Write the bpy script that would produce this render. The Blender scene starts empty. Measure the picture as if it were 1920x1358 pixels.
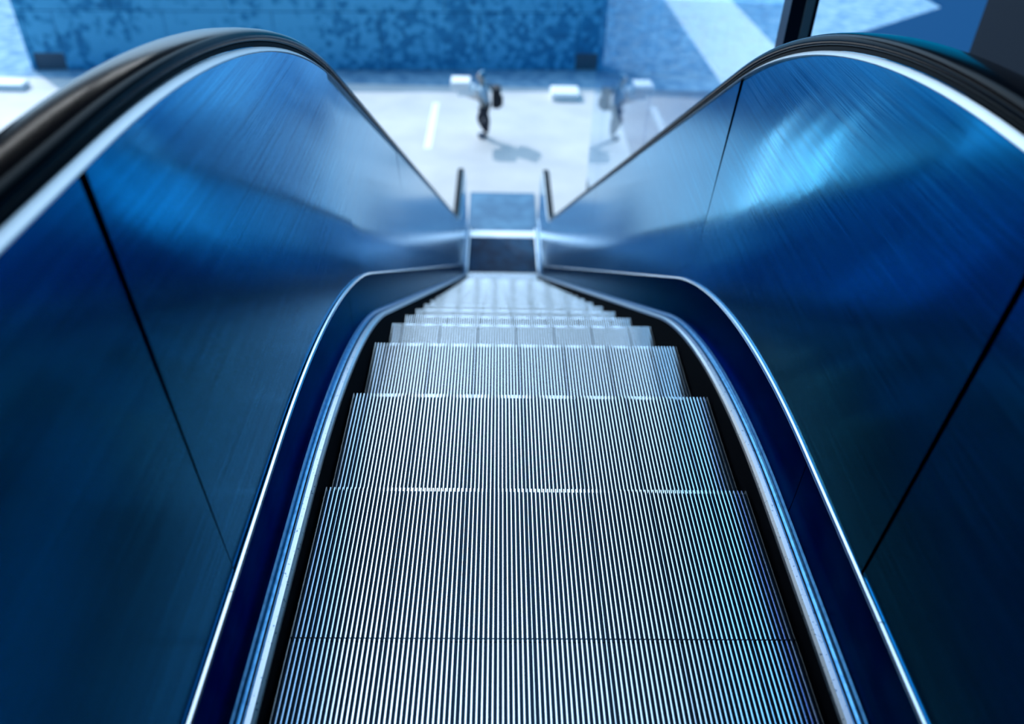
import bpy, bmesh, math, random
from mathutils import Vector, Matrix
random.seed(7)
scn = bpy.context.scene
COL = scn.collection
PI = math.pi

# ------------------------------------------------------------------ camera
F_PX, PITCH, YAW, ROLL, CX, CZ = 1495.8, 0.64839, 0.0281, 0.02926, -0.1057, 1.374
cam = bpy.data.cameras.new('camera')
cam.sensor_width = 36.0
cam.lens = F_PX / 1920 * 36
cam.clip_start = 0.02
cam.dof.use_dof = True
cam.dof.focus_distance = 1.80
cam.dof.aperture_fstop = 1.75
cam_ob = bpy.data.objects.new('camera', cam)
COL.objects.link(cam_ob)
cp, sp, cy, sy = math.cos(PITCH), math.sin(PITCH), math.cos(YAW), math.sin(YAW)
Fv = Vector((sy * cp, cy * cp, -sp)); Rv = Vector((cy, -sy, 0)); Uv = Rv.cross(Fv)
R2 = Rv * math.cos(ROLL) + Uv * math.sin(ROLL)
U2 = Uv * math.cos(ROLL) - Rv * math.sin(ROLL)
M = Matrix((R2, U2, -Fv)).transposed().to_4x4()
M.translation = (CX, 0, CZ)
cam_ob.matrix_world = M
scn.camera = cam_ob

# ------------------------------------------------------------------ sky, sun, exposure
SUN_DIR = Vector((-0.67, 0.74, 0.84)).normalized()      # towards the sun
w = bpy.data.worlds.new('sky'); scn.world = w; w.use_nodes = True
nt = w.node_tree; nt.nodes.clear()
out = nt.nodes.new('ShaderNodeOutputWorld'); bg = nt.nodes.new('ShaderNodeBackground')
tc = nt.nodes.new('ShaderNodeTexCoord')
dot = nt.nodes.new('ShaderNodeVectorMath'); dot.operation = 'DOT_PRODUCT'; dot.inputs[1].default_value = SUN_DIR
nt.links.new(tc.outputs['Generated'], dot.inputs[0])
mr = nt.nodes.new('ShaderNodeMapRange'); mr.inputs[1].default_value = 0.42; mr.inputs[2].default_value = 0.95
nt.links.new(dot.outputs['Value'], mr.inputs[0])
pw = nt.nodes.new('ShaderNodeMath'); pw.operation = 'POWER'; pw.inputs[1].default_value = 1.8
nt.links.new(mr.outputs[0], pw.inputs[0])
mixc = nt.nodes.new('ShaderNodeMix'); mixc.data_type = 'RGBA'
mixc.inputs[6].default_value = (0.0, 0.32, 0.72, 1)     # open blue sky
mixc.inputs[7].default_value = (2.4, 3.3, 4.2, 1)         # haze round the sun
nt.links.new(pw.outputs[0], mixc.inputs[0])
nt.links.new(mixc.outputs[2], bg.inputs[0]); bg.inputs[1].default_value = 1.0
nt.links.new(bg.outputs[0], out.inputs[0])
sun = bpy.data.lights.new('sun', 'SUN'); sun.energy = 2.9; sun.angle = math.radians(0.6); sun.color = (.93, .97, 1.0)
sun_ob = bpy.data.objects.new('sun', sun); COL.objects.link(sun_ob)
sun_ob.rotation_euler = SUN_DIR.to_track_quat('Z', 'Y').to_euler()
vs = scn.view_settings
vs.view_transform = 'Standard'; vs.look = 'None'; vs.exposure = 0.0; vs.gamma = 1.0; vs.use_curve_mapping = False

# ------------------------------------------------------------------ materials
def mat(name, col, rough=.5, metal=0., spec=.5, noise=None, bump=None, aniso=None, coat=0.):
    """noise=(scale, col2, lo, hi); bump=(scale, strength)"""
    m = bpy.data.materials.new(name); m.use_nodes = True
    n = m.node_tree; b = n.nodes['Principled BSDF']
    b.inputs['Base Color'].default_value = (*col, 1); b.inputs['Roughness'].default_value = rough
    b.inputs['Metallic'].default_value = metal; b.inputs['Specular IOR Level'].default_value = spec
    b.inputs['Coat Weight'].default_value = coat
    t = n.nodes.new('ShaderNodeTexCoord')
    if noise:
        sc, c2, lo, hi = noise
        x = n.nodes.new('ShaderNodeTexNoise'); x.inputs['Scale'].default_value = sc; x.inputs['Detail'].default_value = 4
        n.links.new(t.outputs['Object'], x.inputs['Vector'])
        r = n.nodes.new('ShaderNodeValToRGB')
        r.color_ramp.elements[0].position = lo; r.color_ramp.elements[1].position = hi
        r.color_ramp.elements[0].color = (*col, 1); r.color_ramp.elements[1].color = (*c2, 1)
        n.links.new(x.outputs['Fac'], r.inputs[0]); n.links.new(r.outputs[0], b.inputs['Base Color'])
    if bump:
        x = n.nodes.new('ShaderNodeTexNoise'); x.inputs['Scale'].default_value = bump[0]; x.inputs['Detail'].default_value = 5
        n.links.new(t.outputs['Object'], x.inputs['Vector'])
        bp = n.nodes.new('ShaderNodeBump'); bp.inputs['Strength'].default_value = bump[1]; bp.inputs['Distance'].default_value = .01
        n.links.new(x.outputs['Fac'], bp.inputs['Height']); n.links.new(bp.outputs[0], b.inputs['Normal'])
    if aniso:
        b.inputs['Anisotropic'].default_value = aniso
        tg = n.nodes.new('ShaderNodeTangent'); tg.direction_type = 'UV_MAP'; tg.uv_map = 'UVMap'
        n.links.new(tg.outputs[0], b.inputs['Tangent'])
        b.inputs['Anisotropic Rotation'].default_value = 0.25
    return m

def steel_panel_mat():
    m = mat('brushed_steel', (.005, .25, .46), .13, 1.0, aniso=1.0)
    n = m.node_tree; b = n.nodes['Principled BSDF']
    uv = n.nodes.new('ShaderNodeUVMap'); uv.uv_map = 'UVMap'
    mp = n.nodes.new('ShaderNodeMapping'); mp.inputs['Scale'].default_value = (3, 420, 1)
    n.links.new(uv.outputs[0], mp.inputs[0])
    x = n.nodes.new('ShaderNodeTexNoise'); x.inputs['Scale'].default_value = 1; x.inputs['Detail'].default_value = 3
    n.links.new(mp.outputs[0], x.inputs['Vector'])
    r = n.nodes.new('ShaderNodeMapRange'); r.inputs[1].default_value = .3; r.inputs[2].default_value = .7
    r.inputs[3].default_value = .09; r.inputs[4].default_value = .15
    n.links.new(x.outputs['Fac'], r.inputs[0]); n.links.new(r.outputs[0], b.inputs['Roughness'])
    mp2 = n.nodes.new('ShaderNodeMapping'); mp2.inputs['Scale'].default_value = (2.2, 85, 1)
    n.links.new(uv.outputs[0], mp2.inputs[0])
    x2 = n.nodes.new('ShaderNodeTexNoise'); x2.inputs['Scale'].default_value = 1; x2.inputs['Detail'].default_value = 6; x2.inputs['Roughness'].default_value = .65
    n.links.new(mp2.outputs[0], x2.inputs['Vector'])
    cr = n.nodes.new('ShaderNodeValToRGB')
    cr.color_ramp.elements[0].position = .30; cr.color_ramp.elements[0].color = (.004, .19, .36, 1)
    cr.color_ramp.elements[1].position = .72; cr.color_ramp.elements[1].color = (.007, .32, .58, 1)
    n.links.new(x2.outputs['Fac'], cr.inputs[0]); n.links.new(cr.outputs[0], b.inputs['Base Color'])
    return m

MT = dict(
    steel=steel_panel_mat(),
    deck=mat('deck_steel', (.004, .050, .12), .24, 1.0, noise=(9, (.007, .075, .17), .35, .7)),
    skirt=mat('black_skirt', (.002, .003, .006), .8, 0., .06),
    strip=mat('worn_aluminium', (.86, .88, .9), .35, 1.0, noise=(140, (.25, .33, .42), .62, .70)),
    seal=mat('black_seal', (.004, .004, .006), .7),
    cove=mat('cove_aluminium', (.10, .30, .52), .30, 1.0, noise=(70, (.06, .20, .38), .45, .7)),
    edge=mat('bright_edge', (.9, .92, .95), .22, .9),
    trim=mat('rail_trim', (.82, .85, .88), .42, .7),
    rubber=mat('black_rubber', (.003, .004, .007), .17, 0., .05),
    rib=mat('tread_aluminium', (.90, .93, .96), .19, 1.0),
    groove=mat('tread_groove', (.0015, .014, .032), .38, .8),
    step=mat('step_body', (.02, .025, .035), .6, .3),
    clad=mat('cladding_steel', (.06, .14, .26), .4, .9),
    comb=mat('comb_aluminium', (.85, .88, .92), .35, .6),
    plate=mat('landing_plate', (.003, .03, .08), .6, 0., .15, noise=(5, (.006, .06, .14), .4, .6)),
    mat_=mat('landing_mat', (.03, .13, .25), .5, .1, noise=(3, (.07, .22, .37), .4, .65)),
    floor=mat('pale_stone', (.55, .545, .55), .6, spec=.3, noise=(1.1, (.66, .64, .635), .35, .7), bump=(60, .15)),
    band=mat('white_stone', (.90, .91, .92), .6, noise=(2, (.78, .82, .86), .45, .7)),
    setts=mat('granite_setts', (.13, .27, .42), .85, spec=.15, noise=(3.2, (.34, .50, .62), .35, .68), bump=(14, .8)),
    shade_paving=mat('shaded_paving', (.004, .045, .12), .9, spec=.08, noise=(2.5, (.010, .08, .18), .4, .65)),  # shade right of the escalator put into the colour; left panels reflect it dark
    joint=mat('joint_mortar', (.10, .13, .17), .9),
    black=mat('black_recess', (.001, .002, .004), .9, spec=0.),
    white=mat('white_block', (.92, .93, .94), .55),
    line=mat('white_paint', (.93, .94, .95), .6),
    post=mat('dark_post', (.02, .035, .07), .35, .6),
    post_strip=mat('post_strip', (.82, .84, .86), .45, .1),
    concrete=mat('dark_concrete', (.006, .014, .026), .9, spec=.2),
    upper=mat('upper_floor', (.06, .075, .10), .6),
    dark=mat('floor_shade_dark', (.003, .05, .13), .9, spec=.08),  # colour of the building shade laid over the floor at right
    skin=mat('skin', (.50, .40, .34), .55),
    hair=mat('hair', (.03, .22, .38), .6),
    shirt=mat('pale_shirt', (.45, .62, .76), .8),
    trousers=mat('black_trousers', (.006, .010, .022), .8),
    shoe=mat('dark_shoes', (.02, .06, .12), .6),
    bag=mat('black_bag', (.004, .005, .010), .7),
)
def granite():
    m = bpy.data.materials.new('flamed_granite'); m.use_nodes = True
    n = m.node_tree; b = n.nodes['Principled BSDF']; b.inputs['Roughness'].default_value = .7
    t = n.nodes.new('ShaderNodeTexCoord')
    x1 = n.nodes.new('ShaderNodeTexNoise'); x1.inputs['Scale'].default_value = .55; x1.inputs['Detail'].default_value = 2
    x2 = n.nodes.new('ShaderNodeTexVoronoi'); x2.inputs['Scale'].default_value = 7.5
    x3 = n.nodes.new('ShaderNodeTexNoise'); x3.inputs['Scale'].default_value = 3.0; x3.inputs['Detail'].default_value = 3
    for x in (x1, x2, x3): n.links.new(t.outputs['Object'], x.inputs['Vector'])
    a = n.nodes.new('ShaderNodeMath'); a.operation = 'MULTIPLY_ADD'
    n.links.new(x2.outputs['Color'], a.inputs[0]); a.inputs[1].default_value = .45; n.links.new(x1.outputs['Fac'], a.inputs[2])
    a2 = n.nodes.new('ShaderNodeMath'); a2.operation = 'MULTIPLY_ADD'
    n.links.new(x3.outputs['Fac'], a2.inputs[0]); a2.inputs[1].default_value = .5; n.links.new(a.outputs[0], a2.inputs[2])
    r = n.nodes.new('ShaderNodeValToRGB')
    e = r.color_ramp.elements
    e[0].position = .5; e[0].color = (.005, .14, .30, 1); e[1].position = 1.12; e[1].color = (.10, .46, .72, 1)
    m1 = e.new(.86); m1.color = (.012, .24, .46, 1)
    n.links.new(a2.outputs[0], r.inputs[0]); n.links.new(r.outputs[0], b.inputs['Base Color'])
    bp = n.nodes.new('ShaderNodeBump'); bp.inputs['Strength'].default_value = .6; bp.inputs['Distance'].default_value = .02
    n.links.new(x3.outputs['Fac'], bp.inputs['Height']); n.links.new(bp.outputs[0], b.inputs['Normal'])
    return m
MT['granite'] = granite()
MT['deck'].node_tree.nodes['Principled BSDF'].inputs['Specular Tint'].default_value = (.10, .32, .50, 1)
MT['steel'].node_tree.nodes['Principled BSDF'].inputs['Specular Tint'].default_value = (.82, .94, 1, 1)
def glass():
    m = bpy.data.materials.new('tinted_glass'); m.use_nodes = True
    n = m.node_tree; n.nodes.clear()
    o = n.nodes.new('ShaderNodeOutputMaterial'); mx = n.nodes.new('ShaderNodeMixShader')
    tr = n.nodes.new('ShaderNodeBsdfTransparent'); tr.inputs[0].default_value = (.86, .94, .99, 1)
    gl = n.nodes.new('ShaderNodeBsdfGlossy'); gl.inputs['Roughness'].default_value = 0.015; gl.inputs[0].default_value = (.9, .95, 1, 1)
    lw = n.nodes.new('ShaderNodeLayerWeight'); lw.inputs[0].default_value = .5
    p5 = n.nodes.new('ShaderNodeMath'); p5.operation = 'POWER'; p5.inputs[1].default_value = 5
    n.links.new(lw.outputs['Facing'], p5.inputs[0])
    fr = n.nodes.new('ShaderNodeMath'); fr.operation = 'MULTIPLY_ADD'; fr.inputs[1].default_value = .96; fr.inputs[2].default_value = .04
    n.links.new(p5.outputs[0], fr.inputs[0])
    n.links.new(fr.outputs[0], mx.inputs[0]); n.links.new(tr.outputs[0], mx.inputs[1]); n.links.new(gl.outputs[0], mx.inputs[2])
    n.links.new(mx.outputs[0], o.inputs[0])
    return m
MT['glass'] = glass()
def lamp_mat(power):
    m = bpy.data.materials.new('lamp_tube'); m.use_nodes = True
    b = m.node_tree.nodes['Principled BSDF']
    b.inputs['Emission Color'].default_value = (.93, .97, 1, 1); b.inputs['Emission Strength'].default_value = power
    return m
MT['tube'] = lamp_mat(6.0)
MT['diffuser'] = lamp_mat(14.0)

# ------------------------------------------------------------------ helpers
def tag(o, label=None, cat=None, group=None, kind=None):
    for k, v in (('label', label), ('category', cat), ('group', group), ('kind', kind)):
        if v: o[k] = v
    return o
def link(name, me, m, parent=None, smooth=False):
    o = bpy.data.objects.new(name, me); COL.objects.link(o)
    if m and not me.materials: me.materials.append(MT[m])
    if smooth:
        for f in me.polygons: f.use_smooth = True
    if parent: o.parent = parent
    return o
def mesh(name, V, Fc, m=None, parent=None, smooth=False, uv=None):
    me = bpy.data.meshes.new(name); me.from_pydata([tuple(v) for v in V], [], Fc); me.update()
    if uv is not None:
        l = me.uv_layers.new(name='UVMap')
        for lp in me.loops: l.data[lp.index].uv = uv[lp.vertex_index]
    return link(name, me, m, parent, smooth)
def empty(name, loc=(0, 0, 0), rz=0):
    o = bpy.data.objects.new(name, None); COL.objects.link(o); o.location = loc; o.rotation_euler.z = rz
    o.empty_display_size = .2; return o
def box(name, lo, hi, m, parent=None, bevel=0.):
    bm = bmesh.new(); bmesh.ops.create_cube(bm, size=1)
    for v in bm.verts:
        v.co = Vector([(lo[i] + hi[i]) / 2 + v.co[i] * (hi[i] - lo[i]) for i in range(3)])
    if bevel: bmesh.ops.bevel(bm, geom=list(bm.edges), offset=bevel, segments=2, affect='EDGES', profile=.5)
    me = bpy.data.meshes.new(name); bm.to_mesh(me); bm.free()
    return link(name, me, m, parent)
def loft(name, rings, m, parent=None, closed=True, caps=True, smooth=False, uv=False):
    """rings: list of equal-length point lists"""
    n = len(rings[0]); V = [p for r in rings for p in r]; Fc = []
    for i in range(len(rings) - 1):
        for j in range(n if closed else n - 1):
            k = (j + 1) % n
            Fc.append((i * n + j, i * n + k, (i + 1) * n + k, (i + 1) * n + j))
    if caps and closed:
        Fc.append(tuple(reversed(range(n)))); Fc.append(tuple((len(rings) - 1) * n + j for j in range(n)))
    uvs = [(p[1], p[2]) for p in V] if uv else None
    o = mesh(name, V, Fc, m, parent, smooth, uvs)
    bm = bmesh.new(); bm.from_mesh(o.data); bmesh.ops.recalc_face_normals(bm, faces=bm.faces); bm.to_mesh(o.data); bm.free()
    return o

# ------------------------------------------------------------------ escalator paths
T30, A30 = math.tan(PI / 6), PI / 6
FLOOR = -4.6
def path(Y, Y0, R, z0, zend, Rb):
    """height along the run: level, convex bend, 30 degree slope, concave bend, level"""
    Yi = Y0 + R * math.sin(A30) + ((z0 - zend) - R * (1 - math.cos(A30))) / T30
    a, b = Yi - Rb * math.tan(A30 / 2) * math.cos(A30), Yi + Rb * math.tan(A30 / 2)
    if Y >= b: return zend
    if Y > a: return zend + Rb - math.sqrt(max(0, Rb * Rb - (b - Y) ** 2))
    t = Y - Y0
    if t <= 0: return z0
    if t < R * math.sin(A30): return z0 - (R - math.sqrt(R * R - t * t))
    return z0 - R * (1 - math.cos(A30)) - (t - R * math.sin(A30)) * T30
def zn(Y): return path(Y, 1.2296, 2.5, 0., FLOOR, 1.2)               # step noses
RH = {-1: 3.05, 1: 2.6}
SIDE = 1
def zh(Y): return path(Y, (1.017 - .1547 * RH[SIDE]) / .577, RH[SIDE], .984, FLOOR + .98, 1.0)        # rail trim
def stations(a, b):
    ys = [a]
    y = a
    while y < b - 1e-6:
        st = .05 if (y < 3.1 or 8.9 < y < 10.8) else .2
        y = min(b, y + st); ys.append(y)
    return ys

# ------------------------------------------------------------------ setting
def struct(o): return tag(o, kind='structure')
TOPY = -0.32
struct(box('floor_lower', (-16, 8.0, FLOOR - .35), (2.45, 18.3, FLOOR - .02), 'floor'))
struct(box('floor_setts', (-16, 18.3, FLOOR - .35), (5.15, 34, FLOOR - .022), 'setts'))
struct(box('floor_band', (5.15, 18.3, FLOOR - .35), (7.3, 34, FLOOR - .018), 'band'))
struct(box('floor_beyond', (7.3, 18.3, FLOOR - .35), (13.9, 34, FLOOR - .022), 'setts'))
struct(box('floor_side', (2.45, 8, FLOOR - .35), (13.9, 18.3, FLOOR - .022), 'shade_paving'))
struct(box('floor_under', (-16, -6, FLOOR - .35), (13.9, 8.0, FLOOR - .03), 'upper'))
struct(box('floor_upper', (-6, -6, -.3), (6, TOPY - .75, 0), 'upper'))
struct(box('ceiling_shade', (-6, -6, 3.3), (6, 1.7, 3.6), 'concrete'))  # unseen roof added to keep the sun off the upper steps
struct(box('ceiling_sun_block', (-9, 1.7, 3.3), (-1.27, 17.5, 3.6), 'concrete'))      # unseen slab added at left to block the sun from the escalator
struct(box('ceiling_sky_block', (1.9, 1.7, 3.3), (9, 12, 3.6), 'concrete'))       # unseen slab added at right to darken what the steel panels reflect
struct(box('wall_right', (2.6, -6, FLOOR), (2.9, 4.7, 3.3), 'concrete'))
struct(box('wall_sky_block_left', (-3.3, -6, FLOOR), (-3.0, 4.2, 3.3), 'concrete'))  # unseen, added so the near panels reflect darkness instead of sky
struct(box('wall_sky_block_rear', (-6, -6.3, -.3), (6, -6, 3.6), 'concrete'))  # unseen, added to shut out the sky behind the camera

# back wall of granite blocks
A, B = Vector((-10.82, 18.81, 0)), Vector((2.44, 19.68, 0))
wl = (B - A).length; wa = math.atan2(B.y - A.y, B.x - A.x)
wall = empty('wall_back', (A.x, A.y, FLOOR - .02), wa); struct(wall)
box('wall_core', (.02, .05, 0), (wl - .02, .55, 1.68), 'joint', wall)
REC = ((.12, .80), (wl - .68, wl - .12))                     # dark recesses at both ends
H1 = 1.30
def block(x0, x1, z0, z1): box('stone_block', (x0 + .006, 0, z0 + .006), (x1 - .006, .6, z1 - .006), 'granite', wall, .012)
cuts = [0, REC[0][0], REC[0][1], 3.2, 5.6, 8.0, 10.3, REC[1][0], REC[1][1], wl]
for a_, b_ in zip(cuts[:-1], cuts[1:]):
    if (a_, b_) in REC:
        block(a_, b_, .38, H1)
        box('recess', (a_ + .01, .06, .005), (b_ - .01, .30, .375), 'black', wall)
    else: block(a_, b_, 0, H1)
for a_, b_ in zip([0, 2.1, 4.6, 7.0, 9.5, 12.15], [2.1, 4.6, 7.0, 9.5, 12.15, wl]): block(a_, b_, H1, 1.70)

# ------------------------------------------------------------------ escalator
esc = empty('escalator', (0, 0, FLOOR - .02))
tag(esc, 'long steel escalator with grooved steps and black handrails running down to the plaza', 'escalator')
OFF = Vector((0, 0, -(FLOOR - .02)))
class _P: pass
def E(o):                       # parts are written in world coordinates: shift into the escalator's frame
    o.data.transform(Matrix.Translation(OFF)); return o
NR, HALF = 104, .5
PITCHR = 2 * HALF / NR
YK0, SD = .9147, .405
def rib_mesh(wd, name='rib'):
    h, L = .012, SD - .004
    V = []
    for y in (0, -L):
        V += [(-wd / 2 * 1.15, y, -h), (wd / 2 * 1.15, y, -h), (wd / 2, y, -.0002), (wd / 2 * .93, y, 0), (-wd / 2 * .93, y, 0), (-wd / 2, y, -.0002)]
    n = 6
    Fc = [(j, (j + 1) % n, n + (j + 1) % n, n + j) for j in range(n)] + [tuple(reversed(range(n))), tuple(range(n, 2 * n))]
    return V, Fc
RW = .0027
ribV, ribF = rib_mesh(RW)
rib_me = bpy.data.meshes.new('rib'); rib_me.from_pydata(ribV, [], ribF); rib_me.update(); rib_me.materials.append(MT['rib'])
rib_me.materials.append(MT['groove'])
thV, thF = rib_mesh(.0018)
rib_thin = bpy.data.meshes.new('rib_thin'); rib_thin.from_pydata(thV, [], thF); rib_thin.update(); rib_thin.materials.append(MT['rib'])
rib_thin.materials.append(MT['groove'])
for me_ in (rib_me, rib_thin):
    for i_, f_ in enumerate(me_.polygons): f_.material_index = 0 if i_ in (2, 3, 4) else 1       # bright worn tops, dark flanks
def is_thin(i): return i % 15 == 4
for k in range(-2, 24):
    yk = YK0 + SD * k
    zk = zn(yk)
    st = empty('step'); st.parent = esc; st.location = Vector((0, yk, zk)) + OFF
    box('tread', (-.4985, -SD + .003, -.045), (.4985, 0, -.011), 'groove', st)
    # curved riser with cleats below the nose
    pr = [(0 - .012 - .05 * (1 - math.cos(t * PI / 2)), -.045 - .21 * t) for t in [i / 6 for i in range(7)]]
    V, Fc = [], []
    for (y, z) in pr: V += [(-.4985, y, z), (.4985, y, z), (-.4985, y - .02, z), (.4985, y - .02, z)]
    for i in range(len(pr) - 1):
        a = 4 * i; Fc += [(a, a + 1, a + 5, a + 4), (a + 2, a + 6, a + 7, a + 3), (a, a + 4, a + 6, a + 2), (a + 1, a + 3, a + 7, a + 5)]
    Fc += [(0, 2, 3, 1), (len(V) - 4, len(V) - 3, len(V) - 1, len(V) - 2)]
    mesh('riser', V, Fc, 'step', st)
    cl = []; clF = []
    xs = [-HALF + PITCHR * (i + .5) for i in range(NR)]
    if k in (0, 1, 2):
        for i, x in enumerate(xs):
            o = bpy.data.objects.new('rib', rib_thin if is_thin(i) else rib_me); COL.objects.link(o); o.parent = st; o.location = (x, 0, 0)
    else:
        V, Fc = [], []
        for i, x in enumerate(xs):
            v0, f0 = (thV, thF) if is_thin(i) else (ribV, ribF)
            b0 = len(V); V += [(a + x, b, c) for a, b, c in v0]; Fc += [tuple(b0 + q for q in f) for f in f0]
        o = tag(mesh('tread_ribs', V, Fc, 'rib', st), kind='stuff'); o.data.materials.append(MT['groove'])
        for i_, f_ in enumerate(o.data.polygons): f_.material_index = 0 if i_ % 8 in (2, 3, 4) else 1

JO = [-1.2, .90, 2.32, 3.75, 5.2, 6.65, 8.1, 9.5, 11.30]              # joints between balustrade panels
JD = {-1: [-1.2, .40, 2.05, 4.3, 6.6, 8.9, 11.30], 1: [-1.2, 1.19, 2.6, 4.8, 7.0, 9.2, 11.30]}
JE = {-1: [-1.2, .855, 3.4, 6.4, 9.0, 11.30], 1: [-1.2, .80, 3.2, 6.2, 9.0, 11.30]}
XN, RN = 11.30, .30                                                   # newel
def sweep(name, prof, ys, base, m, smooth=False, uv=False, closed=True):
    rings = [[(x, y, base(y) + z) for x, z in prof] for y in ys]
    return E(loft(name, rings, m, esc, closed=closed, smooth=smooth, uv=uv))
PB = (.556, .225)     # foot of the balustrade panel (x, above step nose)
PT = (.598, -.011)    # its head (x, against rail trim)
TILT = {(-1, -1.2): (.0005, .003, .003), (1, -1.2): (.001, .004, .008), (-1, .90): (0, -.002, -.004), (1, .90): (0, .002, .004), (-1, 2.32): (0, -.003, .004), (1, 2.32): (0, -.002, -.002)}   # small misalignments of the panels: offset, turn, lean
random.seed(11)
for s in (-1, 1):
    SIDE = s
    ys = stations(-1.2, 11.30)
    mir = lambda P: [(s * x, z) for x, z in P]
    # black skirt beside the steps, and brush holder strip on top of it
    sweep('skirt_panel', mir([(.503, -.45), (.503, .044), (.545, .044), (.545, -.45)]), ys, zn, 'skirt')
    sweep('skirt_strip', mir([(.5045, .044), (.506, .053), (.512, .057), (.522, .058), (.527, .055), (.527, .044)]), ys, zn, 'strip', smooth=False)
    sweep('strip_seal', mir([(.5272, .040), (.5272, .053), (.5300, .053), (.5300, .040)]), ys, zn, 'seal')
    sweep('cove_strip', mir([(.5302, .040), (.5302, .0552), (.5345, .0560), (.5385, .0582), (.5412, .0625), (.5430, .0690), (.5430, .040)]), ys, zn, 'cove', smooth=True).data.set_sharp_from_angle(angle=math.radians(40))
    # sloping inner deck, in lengths
    for a, b in zip(JD[s][:-1], JD[s][1:]):
        P = mir([(.5432, .046), (.5432, .0690), (.5452, .085), (.5462, .115), (.5477, .190), (.5485, .2175), (.560, .2175), (.560, .046)])
        sweep('deck_panel', P, stations(a + .0015, b - .0015), zn, 'deck', smooth=True).data.set_sharp_from_angle(angle=math.radians(40))
    for a, b in zip(JE[s][:-1], JE[s][1:]):
        sweep('edge_bead', mir([(.5475, .218), (.5465, .2215), (.5485, .2255), (.553, .2265), (.5555, .225), (.5555, .218)]), stations(a + .001, b - .001), zn, 'edge')
    # balustrade panels
    for a, b in zip(JO[:-1], JO[1:]):
        jt, jr, jl = TILT.get((s, a), (0, 0, random.uniform(-.002, .002)))
        yy = stations(a + .002, b - .002); rings = []
        NZ = 8
        for y in yy:
            dx = jt + jr * ((y - (a + b) / 2) / (b - a))
            z0, z1 = zn(y) + PB[1], zh(y) + PT[1]
            inner = []
            for q in range(NZ + 1):
                t = q / NZ
                inner.append((s * (PB[0] + (PT[0] - PB[0]) * t + dx + jl * (t - .3)), y, z0 + (z1 - z0) * t))
            rings.append(inner + [(s * .664, y, z1), (s * .664, y, z0 - .02), (s * (PB[0] + .012), y, z0 - .02)])
        E(loft('balustrade_panel', rings, 'steel', esc, uv=True))
    # rounded end of the balustrade
    cz = FLOOR + .98 + PT[1] - RN
    cap_in, cap_out = [], []
    arc = [(XN + RN * math.sin(t), cz + RN * math.cos(t)) for t in [PI * i / 16 for i in range(17)]]
    poly = arc + [(XN + .16, cz - RN - .02), (XN + .16, FLOOR), (XN, FLOOR)]
    n = len(poly)
    zl, zt = FLOOR + PB[1], FLOOR + .98 + PT[1]
    def px(z): return PB[0] + (PT[0] - PB[0]) * max(0, min(1, (z - zl) / (zt - zl)))
    V = [(s * px(z), y, z) for y, z in poly] + [(s * .664, y, z) for y, z in poly]
    Fc = [tuple(range(n)), tuple(reversed(range(n, 2 * n)))] + [(i, (i + 1) % n, n + (i + 1) % n, n + i) for i in range(n)]
    o = mesh('newel_panel', V, Fc, 'steel', esc, uv=[(v[1], v[2]) for v in V])
    bm = bmesh.new(); bm.from_mesh(o.data); bmesh.ops.recalc_face_normals(bm, faces=bm.faces); bm.to_mesh(o.data); bm.free(); E(o)
    # outer cladding of the truss
    rings = [[(s * .665, y, max(FLOOR - .02, zn(y) - .85)), (s * .665, y, zh(y) - .03), (s * .70, y, zn(y) + .30), (s * .70, y, max(FLOOR - .02, zn(y) - .85))] for y in ys]
    E(loft('truss_cladding', rings, 'clad', esc))
    # rail path with rounded ends
    up = [(y, zh(y)) for y in stations(-1.2, XN)]
    r = RN + .028
    zr = FLOOR + .98
    endp = [(XN + r * math.sin(t), zr - r + r * math.cos(t)) for t in [PI * i / 20 for i in range(1, 21)]] + [(XN - .12, zr - 2 * r), (XN - .3, zr - 2 * r - .03)]
    topp = [(-1.2 - r * math.sin(t), .984 - r + r * math.cos(t)) for t in [PI * i / 20 for i in range(20, 0, -1)]]
    pts = topp + up + endp
    def along(prof, name, m, smooth):
        rings = []
        for i, (y, z) in enumerate(pts):
            a = pts[max(0, i - 1)]; b = pts[min(len(pts) - 1, i + 1)]
            t = Vector((b[0] - a[0], b[1] - a[1])).normalized(); nrm = (-t.y, t.x)
            rings.append([(s * x, y + nrm[0] * h, z + nrm[1] * h) for x, h in prof])
        return E(loft(name, rings, m, esc, smooth=smooth))
    along([(.598, -.0112), (.5925, -.0108), (.5915, -.009), (.593, -.0075), (.6045, -.0005), (.606, -.0005), (.606, -.0112)], 'rail_trim', 'trim', False)
    along([(.609, .000), (.660, .000), (.660, .012), (.609, .012)], 'rail_guide', 'seal', False)
    hp = [(.613, .008), (.606, .009), (.602, .014), (.601, .020), (.603, .027), (.610, .032), (.622, .035), (.645, .036),
          (.668, .035), (.680, .032), (.687, .027), (.689, .020), (.688, .014), (.684, .009), (.677, .008)]
    along(hp, 'handrail', 'rubber', True)

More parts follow.
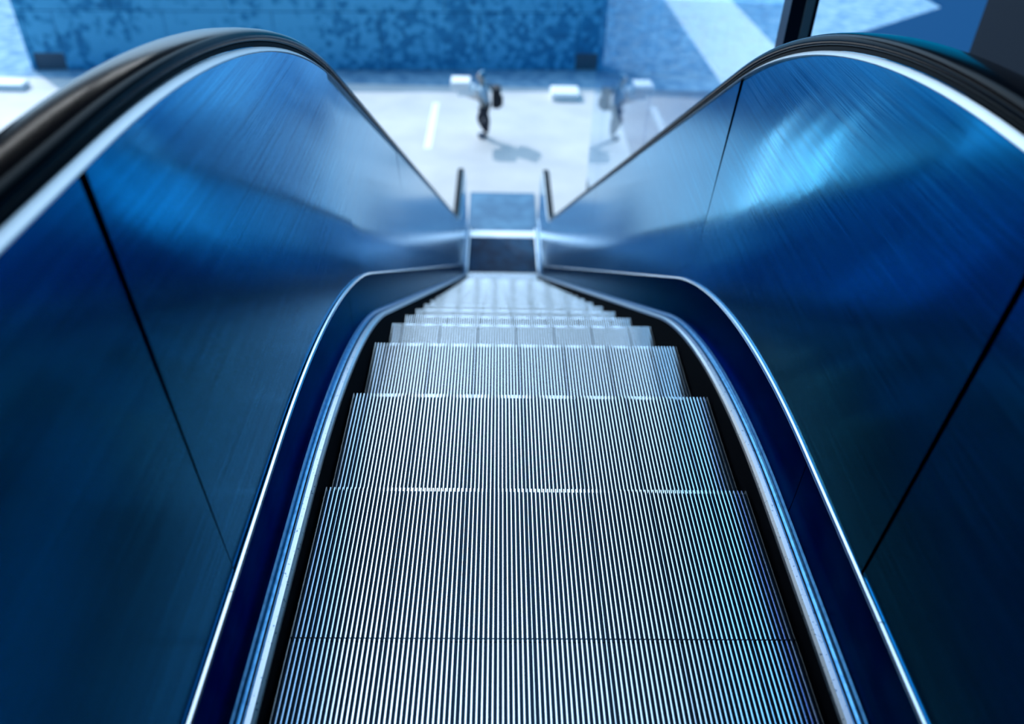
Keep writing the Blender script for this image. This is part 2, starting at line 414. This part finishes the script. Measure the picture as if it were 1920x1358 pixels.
# landings
def plate(name, y0, y1, z1, m, x=.5, z0=None): return E(box(name, (-x, y0, z1 - .03 if z0 is None else z0), (x, y1, z1), m, esc))
YC = 10.0
V, Fc = [], []
for i in range(NR):                         # comb teeth reach between the ribs
    x = -HALF + PITCHR * i
    b0 = len(V); wv = .002
    V += [(x - wv, YC - .03, FLOOR + .001), (x + wv, YC - .03, FLOOR + .001), (x + wv, YC + .012, FLOOR + .008), (x - wv, YC + .012, FLOOR + .008),
          (x - wv, YC - .03, FLOOR - .009), (x + wv, YC - .03, FLOOR - .009), (x + wv, YC + .012, FLOOR - .009), (x - wv, YC + .012, FLOOR - .009)]
    Fc += [tuple(b0 + q for q in f) for f in ((0, 1, 2, 3), (7, 6, 5, 4), (0, 4, 5, 1), (1, 5, 6, 2), (2, 6, 7, 3), (3, 7, 4, 0))]
tag(E(mesh('comb_teeth', V, Fc, 'comb', esc)), kind='stuff')
plate('comb_plate', YC + .012, 11.09, FLOOR + .008, 'plate', z0=FLOOR + .001)
plate('threshold_strip', 11.095, 11.29, FLOOR + .010, 'comb', .50)
plate('landing_plate', 11.295, 12.70, FLOOR + .004, 'mat_', .55)
plate('landing_plate', TOPY - .75, YK0 - SD * 3 + .002, .003, 'plate', .555)
rings = [[(-.66, y, max(FLOOR - .02, zn(y) - .85)), (.66, y, max(FLOOR - .02, zn(y) - .85)), (.66, y, max(FLOOR - .02, zn(y) - .85) + .015), (-.66, y, max(FLOOR - .02, zn(y) - .85) + .015)] for y in stations(-1.0, 11.0)]
E(loft('truss_soffit', rings, 'clad', esc))

# ------------------------------------------------------------------ glass screen
GX = .93
scr = empty('glass_screen', (GX, 2.95, FLOOR - .02))
tag(scr, 'tall tinted glass screen with one dark post standing right of the escalator', 'glass screen')
def gb(name, x0, x1, y0, y1, z0, z1, m): return box(name, (x0, y0 - 2.95, z0), (x1, y1 - 2.95, z1), m, scr)
ZT = 1.9 - FLOOR
for a, b in ((3.03, 5.4), (5.41, 7.7), (7.71, 8.5)):
    gb('pane', -.006, .006, a, b, .05, ZT, 'glass')
gb('post', -.02, .075, 2.98 - .035, 2.98 + .045, 0, ZT, 'post')
gb('post_strip', .030, .060, 2.98 - .041, 2.98 - .034, 0, ZT, 'post_strip')
gb('bottom_rail', -.03, .03, 2.95, 8.5, 0, .05, 'post')

# ------------------------------------------------------------------ plaza things
def lowblock(x0, x1, y0, y1, h, label):
    o = box('stone_seat', (-(x1 - x0) / 2, -(y1 - y0) / 2, 0), ((x1 - x0) / 2, (y1 - y0) / 2, h), 'white', None, .03)
    o.location = ((x0 + x1) / 2, (y0 + y1) / 2, FLOOR - .02)
    tag(o, label, 'stone block', 'low white blocks on the plaza floor')
lowblock(1.08, 1.70, 17.42, 18.0, .16, 'low white block on the pale floor just left of the glass screen edge')
lowblock(-11.3, -10.35, 17.4, 17.75, .14, 'low white block at the far left edge, beyond the handrail')
o = box('floor_line', (-.07, -1.27, 0), (.07, 1.27, .004), 'line', None); o.location = (-1.43, 15.9, FLOOR - .02)
tag(o, 'short white painted line on the pale floor left of the person', 'floor marking')

# thin dark slab standing in for building shade on the floor at right
o = mesh('floor_shade', [(11.13, 24.2, FLOOR - .02), (13.9, 26.6, FLOOR - .02), (14.1, 33, FLOOR - .02), (22, 33, FLOOR - .02), (22, 9, FLOOR - .02), (9.2, 22.6, FLOOR - .02)] +
         [(11.13, 24.2, FLOOR + .06), (13.9, 26.6, FLOOR + .06), (14.1, 33, FLOOR + .06), (22, 33, FLOOR + .06), (22, 9, FLOOR + .06), (9.2, 22.6, FLOOR + .06)],
         [(6, 7, 8, 9, 10, 11), (5, 4, 3, 2, 1, 0)] + [(i, (i + 1) % 6, 6 + (i + 1) % 6, 6 + i) for i in range(6)], 'dark')
struct(o)

# ------------------------------------------------------------------ person
def skin_obj(name, joints, edges, m, parent, sub=2, root=0):
    me = bpy.data.meshes.new(name); me.from_pydata([j[0] for j in joints], edges, []); me.update()
    o = link(name, me, m, parent)
    sk = o.modifiers.new('skin', 'SKIN'); sk.use_smooth_shade = True
    for i, j in enumerate(joints):
        d = me.skin_vertices[0].data[i]; rr = j[1] if isinstance(j[1], tuple) else (j[1], j[1]); d.radius = rr; d.use_root = (i == root)
    ss = o.modifiers.new('sub', 'SUBSURF'); ss.levels = sub; ss.render_levels = sub
    return o
person = empty('person', (-.36, 15.25, FLOOR - .02))
tag(person, 'person in pale top and black trousers walking left across the sunlit floor', 'person')
# child-sized figure, facing -x, walking
J = [((0, 0, .66), (.085, .10)), ((-.01, 0, .80), (.08, .10)), ((-.02, 0, .95), (.085, .115)), ((-.03, 0, 1.02), (.05, .06)), ((-.045, 0, 1.07), .042),
     ((-.055, 0, 1.12), (.075, .065)), ((-.06, 0, 1.20), (.088, .078)), ((-.05, 0, 1.27), (.06, .055)),
     ((-.02, .13, .98), .045), ((-.06, .16, .80), .034), ((-.22, .11, .83), .028), ((-.27, .10, .835), .026),
     ((-.02, -.13, .98), .045), ((-.06, -.16, .80), .034), ((-.22, -.11, .83), .028), ((-.27, -.10, .835), .026),
     ((.02, .065, .60), .072), ((-.10, .06, .36), .052), ((.03, .055, .10), .036), ((.02, .055, .05), .034), ((-.10, .055, .03), .03),
     ((-.01, -.065, .60), .072), ((.06, -.06, .36), .052), ((.05, -.055, .10), .036), ((.04, -.055, .05), .034), ((-.08, -.055, .03), .03)]
ED = [(0, 1), (1, 2), (2, 3), (3, 4), (4, 5), (5, 6), (6, 7), (2, 8), (8, 9), (9, 10), (10, 11), (2, 12), (12, 13), (13, 14), (14, 15),
      (0, 16), (16, 17), (17, 18), (18, 19), (19, 20), (0, 21), (21, 22), (22, 23), (23, 24), (24, 25)]
# fingers
for (hx, hy, hz, src) in ((-.27, .10, .835, 11), (-.27, -.10, .835, 15)):
    for q in range(5):
        th = q == 4
        b0 = len(J)
        dy = (-.016 + .0105 * q) if not th else 0
        dx = -.012 if th else 0
        sg = 1 if hy > 0 else -1
        J.append(((hx + dx - .028, hy + dy * 1.6 + (sg * .026 if th else 0), hz + (.006 if th else 0)), .0095))
        L = (.034, .040, .038, .030, .024)[q]
        J.append(((hx + dx - .028 - L, hy + dy * 2 + (sg * .034 if th else 0), hz + (.024 if th else .010)), .0075))
        ED += [(src, b0), (b0, b0 + 1)]
body = skin_obj('body', J, ED, 'skin', person)
shirt = skin_obj('shirt', [((0, 0, .60), (.105, .125)), ((-.01, 0, .80), (.10, .125)), ((-.02, 0, .95), (.105, .13)), ((-.03, 0, 1.03), (.06, .07)),
                           ((-.02, .14, .985), .058), ((-.06, .16, .84), .047), ((-.02, -.14, .985), .058), ((-.06, -.16, .84), .047)],
                 [(0, 1), (1, 2), (2, 3), (2, 4), (4, 5), (2, 6), (6, 7)], 'shirt', person)
trs = skin_obj('trousers', [((0, 0, .66), (.098, .115)), ((.02, .068, .58), .083), ((-.10, .062, .36), .064), ((.03, .056, .11), .050),
                            ((-.01, -.068, .58), .083), ((.06, -.062, .36), .064), ((.05, -.056, .11), .050)],
               [(0, 1), (1, 2), (2, 3), (0, 4), (4, 5), (5, 6)], 'trousers', person)
for (x, y) in ((0, .055), (.02, -.055)):
    skin_obj('shoe', [((x + .04, y, .045), (.045, .045)), ((x - .05, y, .040), (.042, .038)), ((x - .13, y, .030), (.036, .028))], [(0, 1), (1, 2)], 'shoe', person)
skin_obj('hair', [((-.01, 0, 1.16), (.07, .075)), ((-.03, 0, 1.24), (.095, .085)), ((-.06, 0, 1.29), (.07, .065))], [(0, 1), (1, 2)], 'hair', person)
for y in (.03, -.03):
    bm = bmesh.new(); bmesh.ops.create_uvsphere(bm, u_segments=8, v_segments=6, radius=.011)
    me = bpy.data.meshes.new('eye'); bm.to_mesh(me); bm.free(); e_ = link('eye', me, 'bag', person); e_.location = (-.142, y, 1.185)
for nm, sz, loc in (('nose', (.022, .014, .022), (-.148, 0, 1.16)), ('mouth', (.008, .03, .006), (-.134, 0, 1.125)), ('ear', (.02, .008, .026), (-.05, .086, 1.17)), ('ear', (.02, .008, .026), (-.05, -.086, 1.17))):
    bm = bmesh.new(); bmesh.ops.create_uvsphere(bm, u_segments=8, v_segments=6, radius=1)
    me = bpy.data.meshes.new(nm); bm.to_mesh(me); bm.free(); e_ = link(nm, me, 'skin', person); e_.location = loc; e_.scale = sz
bag = empty('backpack', (-.36 + .235, 15.25, FLOOR - .02 + .62))
tag(bag, 'black backpack worn by the person walking across the plaza', 'backpack')
box('bag_body', (-.085, -.15, 0), (.085, .15, .38), 'bag', bag, .03)
box('pocket', (.085, -.10, .03), (.125, .10, .20), 'bag', bag, .02)
for y in (-.09, .09):
    loft('strap', [[(x - .012, y - .018, z), (x + .012, y - .018, z), (x + .012, y + .018, z), (x - .012, y + .018, z)] for x, z in ((-.09, .34), (-.16, .43), (-.26, .42), (-.33, .32), (-.34, .18), (-.28, .08), (-.14, .03))], 'bag', bag)

for (cx_, cz_, hx, hz, lab) in ((-.70, .865, .165, .13, 'white parcel held in front of the person, lower of two'), (-.80, .997, .18, .13, 'white parcel held in front of the person, upper of two')):
    o = box('parcel', (-hx, -.20, 0), (hx, .20, hz), 'white', None, .012); o.location = (cx_, 15.25, FLOOR - .02 + cz_)
    tag(o, lab, 'parcel', 'white parcels the person carries')

# ------------------------------------------------------------------ light columns on the plaza left of the escalator
def light_column(x, y, r, label):
    e = empty('light_column', (x, y, FLOOR - .02)); tag(e, label, 'lamp', 'white light columns on the plaza')
    ring = lambda rad, z: [(rad * math.cos(t), rad * math.sin(t), z) for t in [2 * PI * i / 16 for i in range(16)]]
    loft('base', [ring(r * 1.5, 0), ring(r * 1.5, .04), ring(r * 1.1, .06)], 'post', e)
    loft('diffuser', [ring(r, .06), ring(r, 2.02)], 'tube', e, smooth=True).data.set_sharp_from_angle(angle=1.)
    loft('cap', [ring(r * 1.08, 2.02), ring(r * 1.08, 2.07), ring(r * .6, 2.09)], 'post_strip', e)
light_column(-3.15, 12.3, .06, 'white light column on the plaza, nearest the escalator')
light_column(-3.72, 12.3, .045, 'slim white light column on the plaza, middle of three')
light_column(-4.22, 12.3, .06, 'white light column on the plaza, farthest from the escalator')

# ------------------------------------------------------------------ long lamps under the added left slab
def soffit_lamp(x, y0, y1, label):
    e = empty('soffit_lamp', (x, (y0 + y1) / 2, 3.298)); tag(e, label, 'lamp', 'long lamps under the added left slab')
    L = (y1 - y0) / 2
    box('housing', (-.13, -L, -.05), (.13, L, 0), 'post_strip', e)
    box('diffuser', (-.11, -L + .02, -.062), (.11, L - .02, -.051), 'diffuser', e)
    for y in (-L, L): box('end_cap', (-.135, y - .02, -.07), (.135, y + .02, 0), 'post', e)
soffit_lamp(-4.0, 5.4, 8.2, 'long white lamp under the added left slab, nearer of two')
soffit_lamp(-4.0, 8.5, 11.3, 'long white lamp under the added left slab, farther of two')
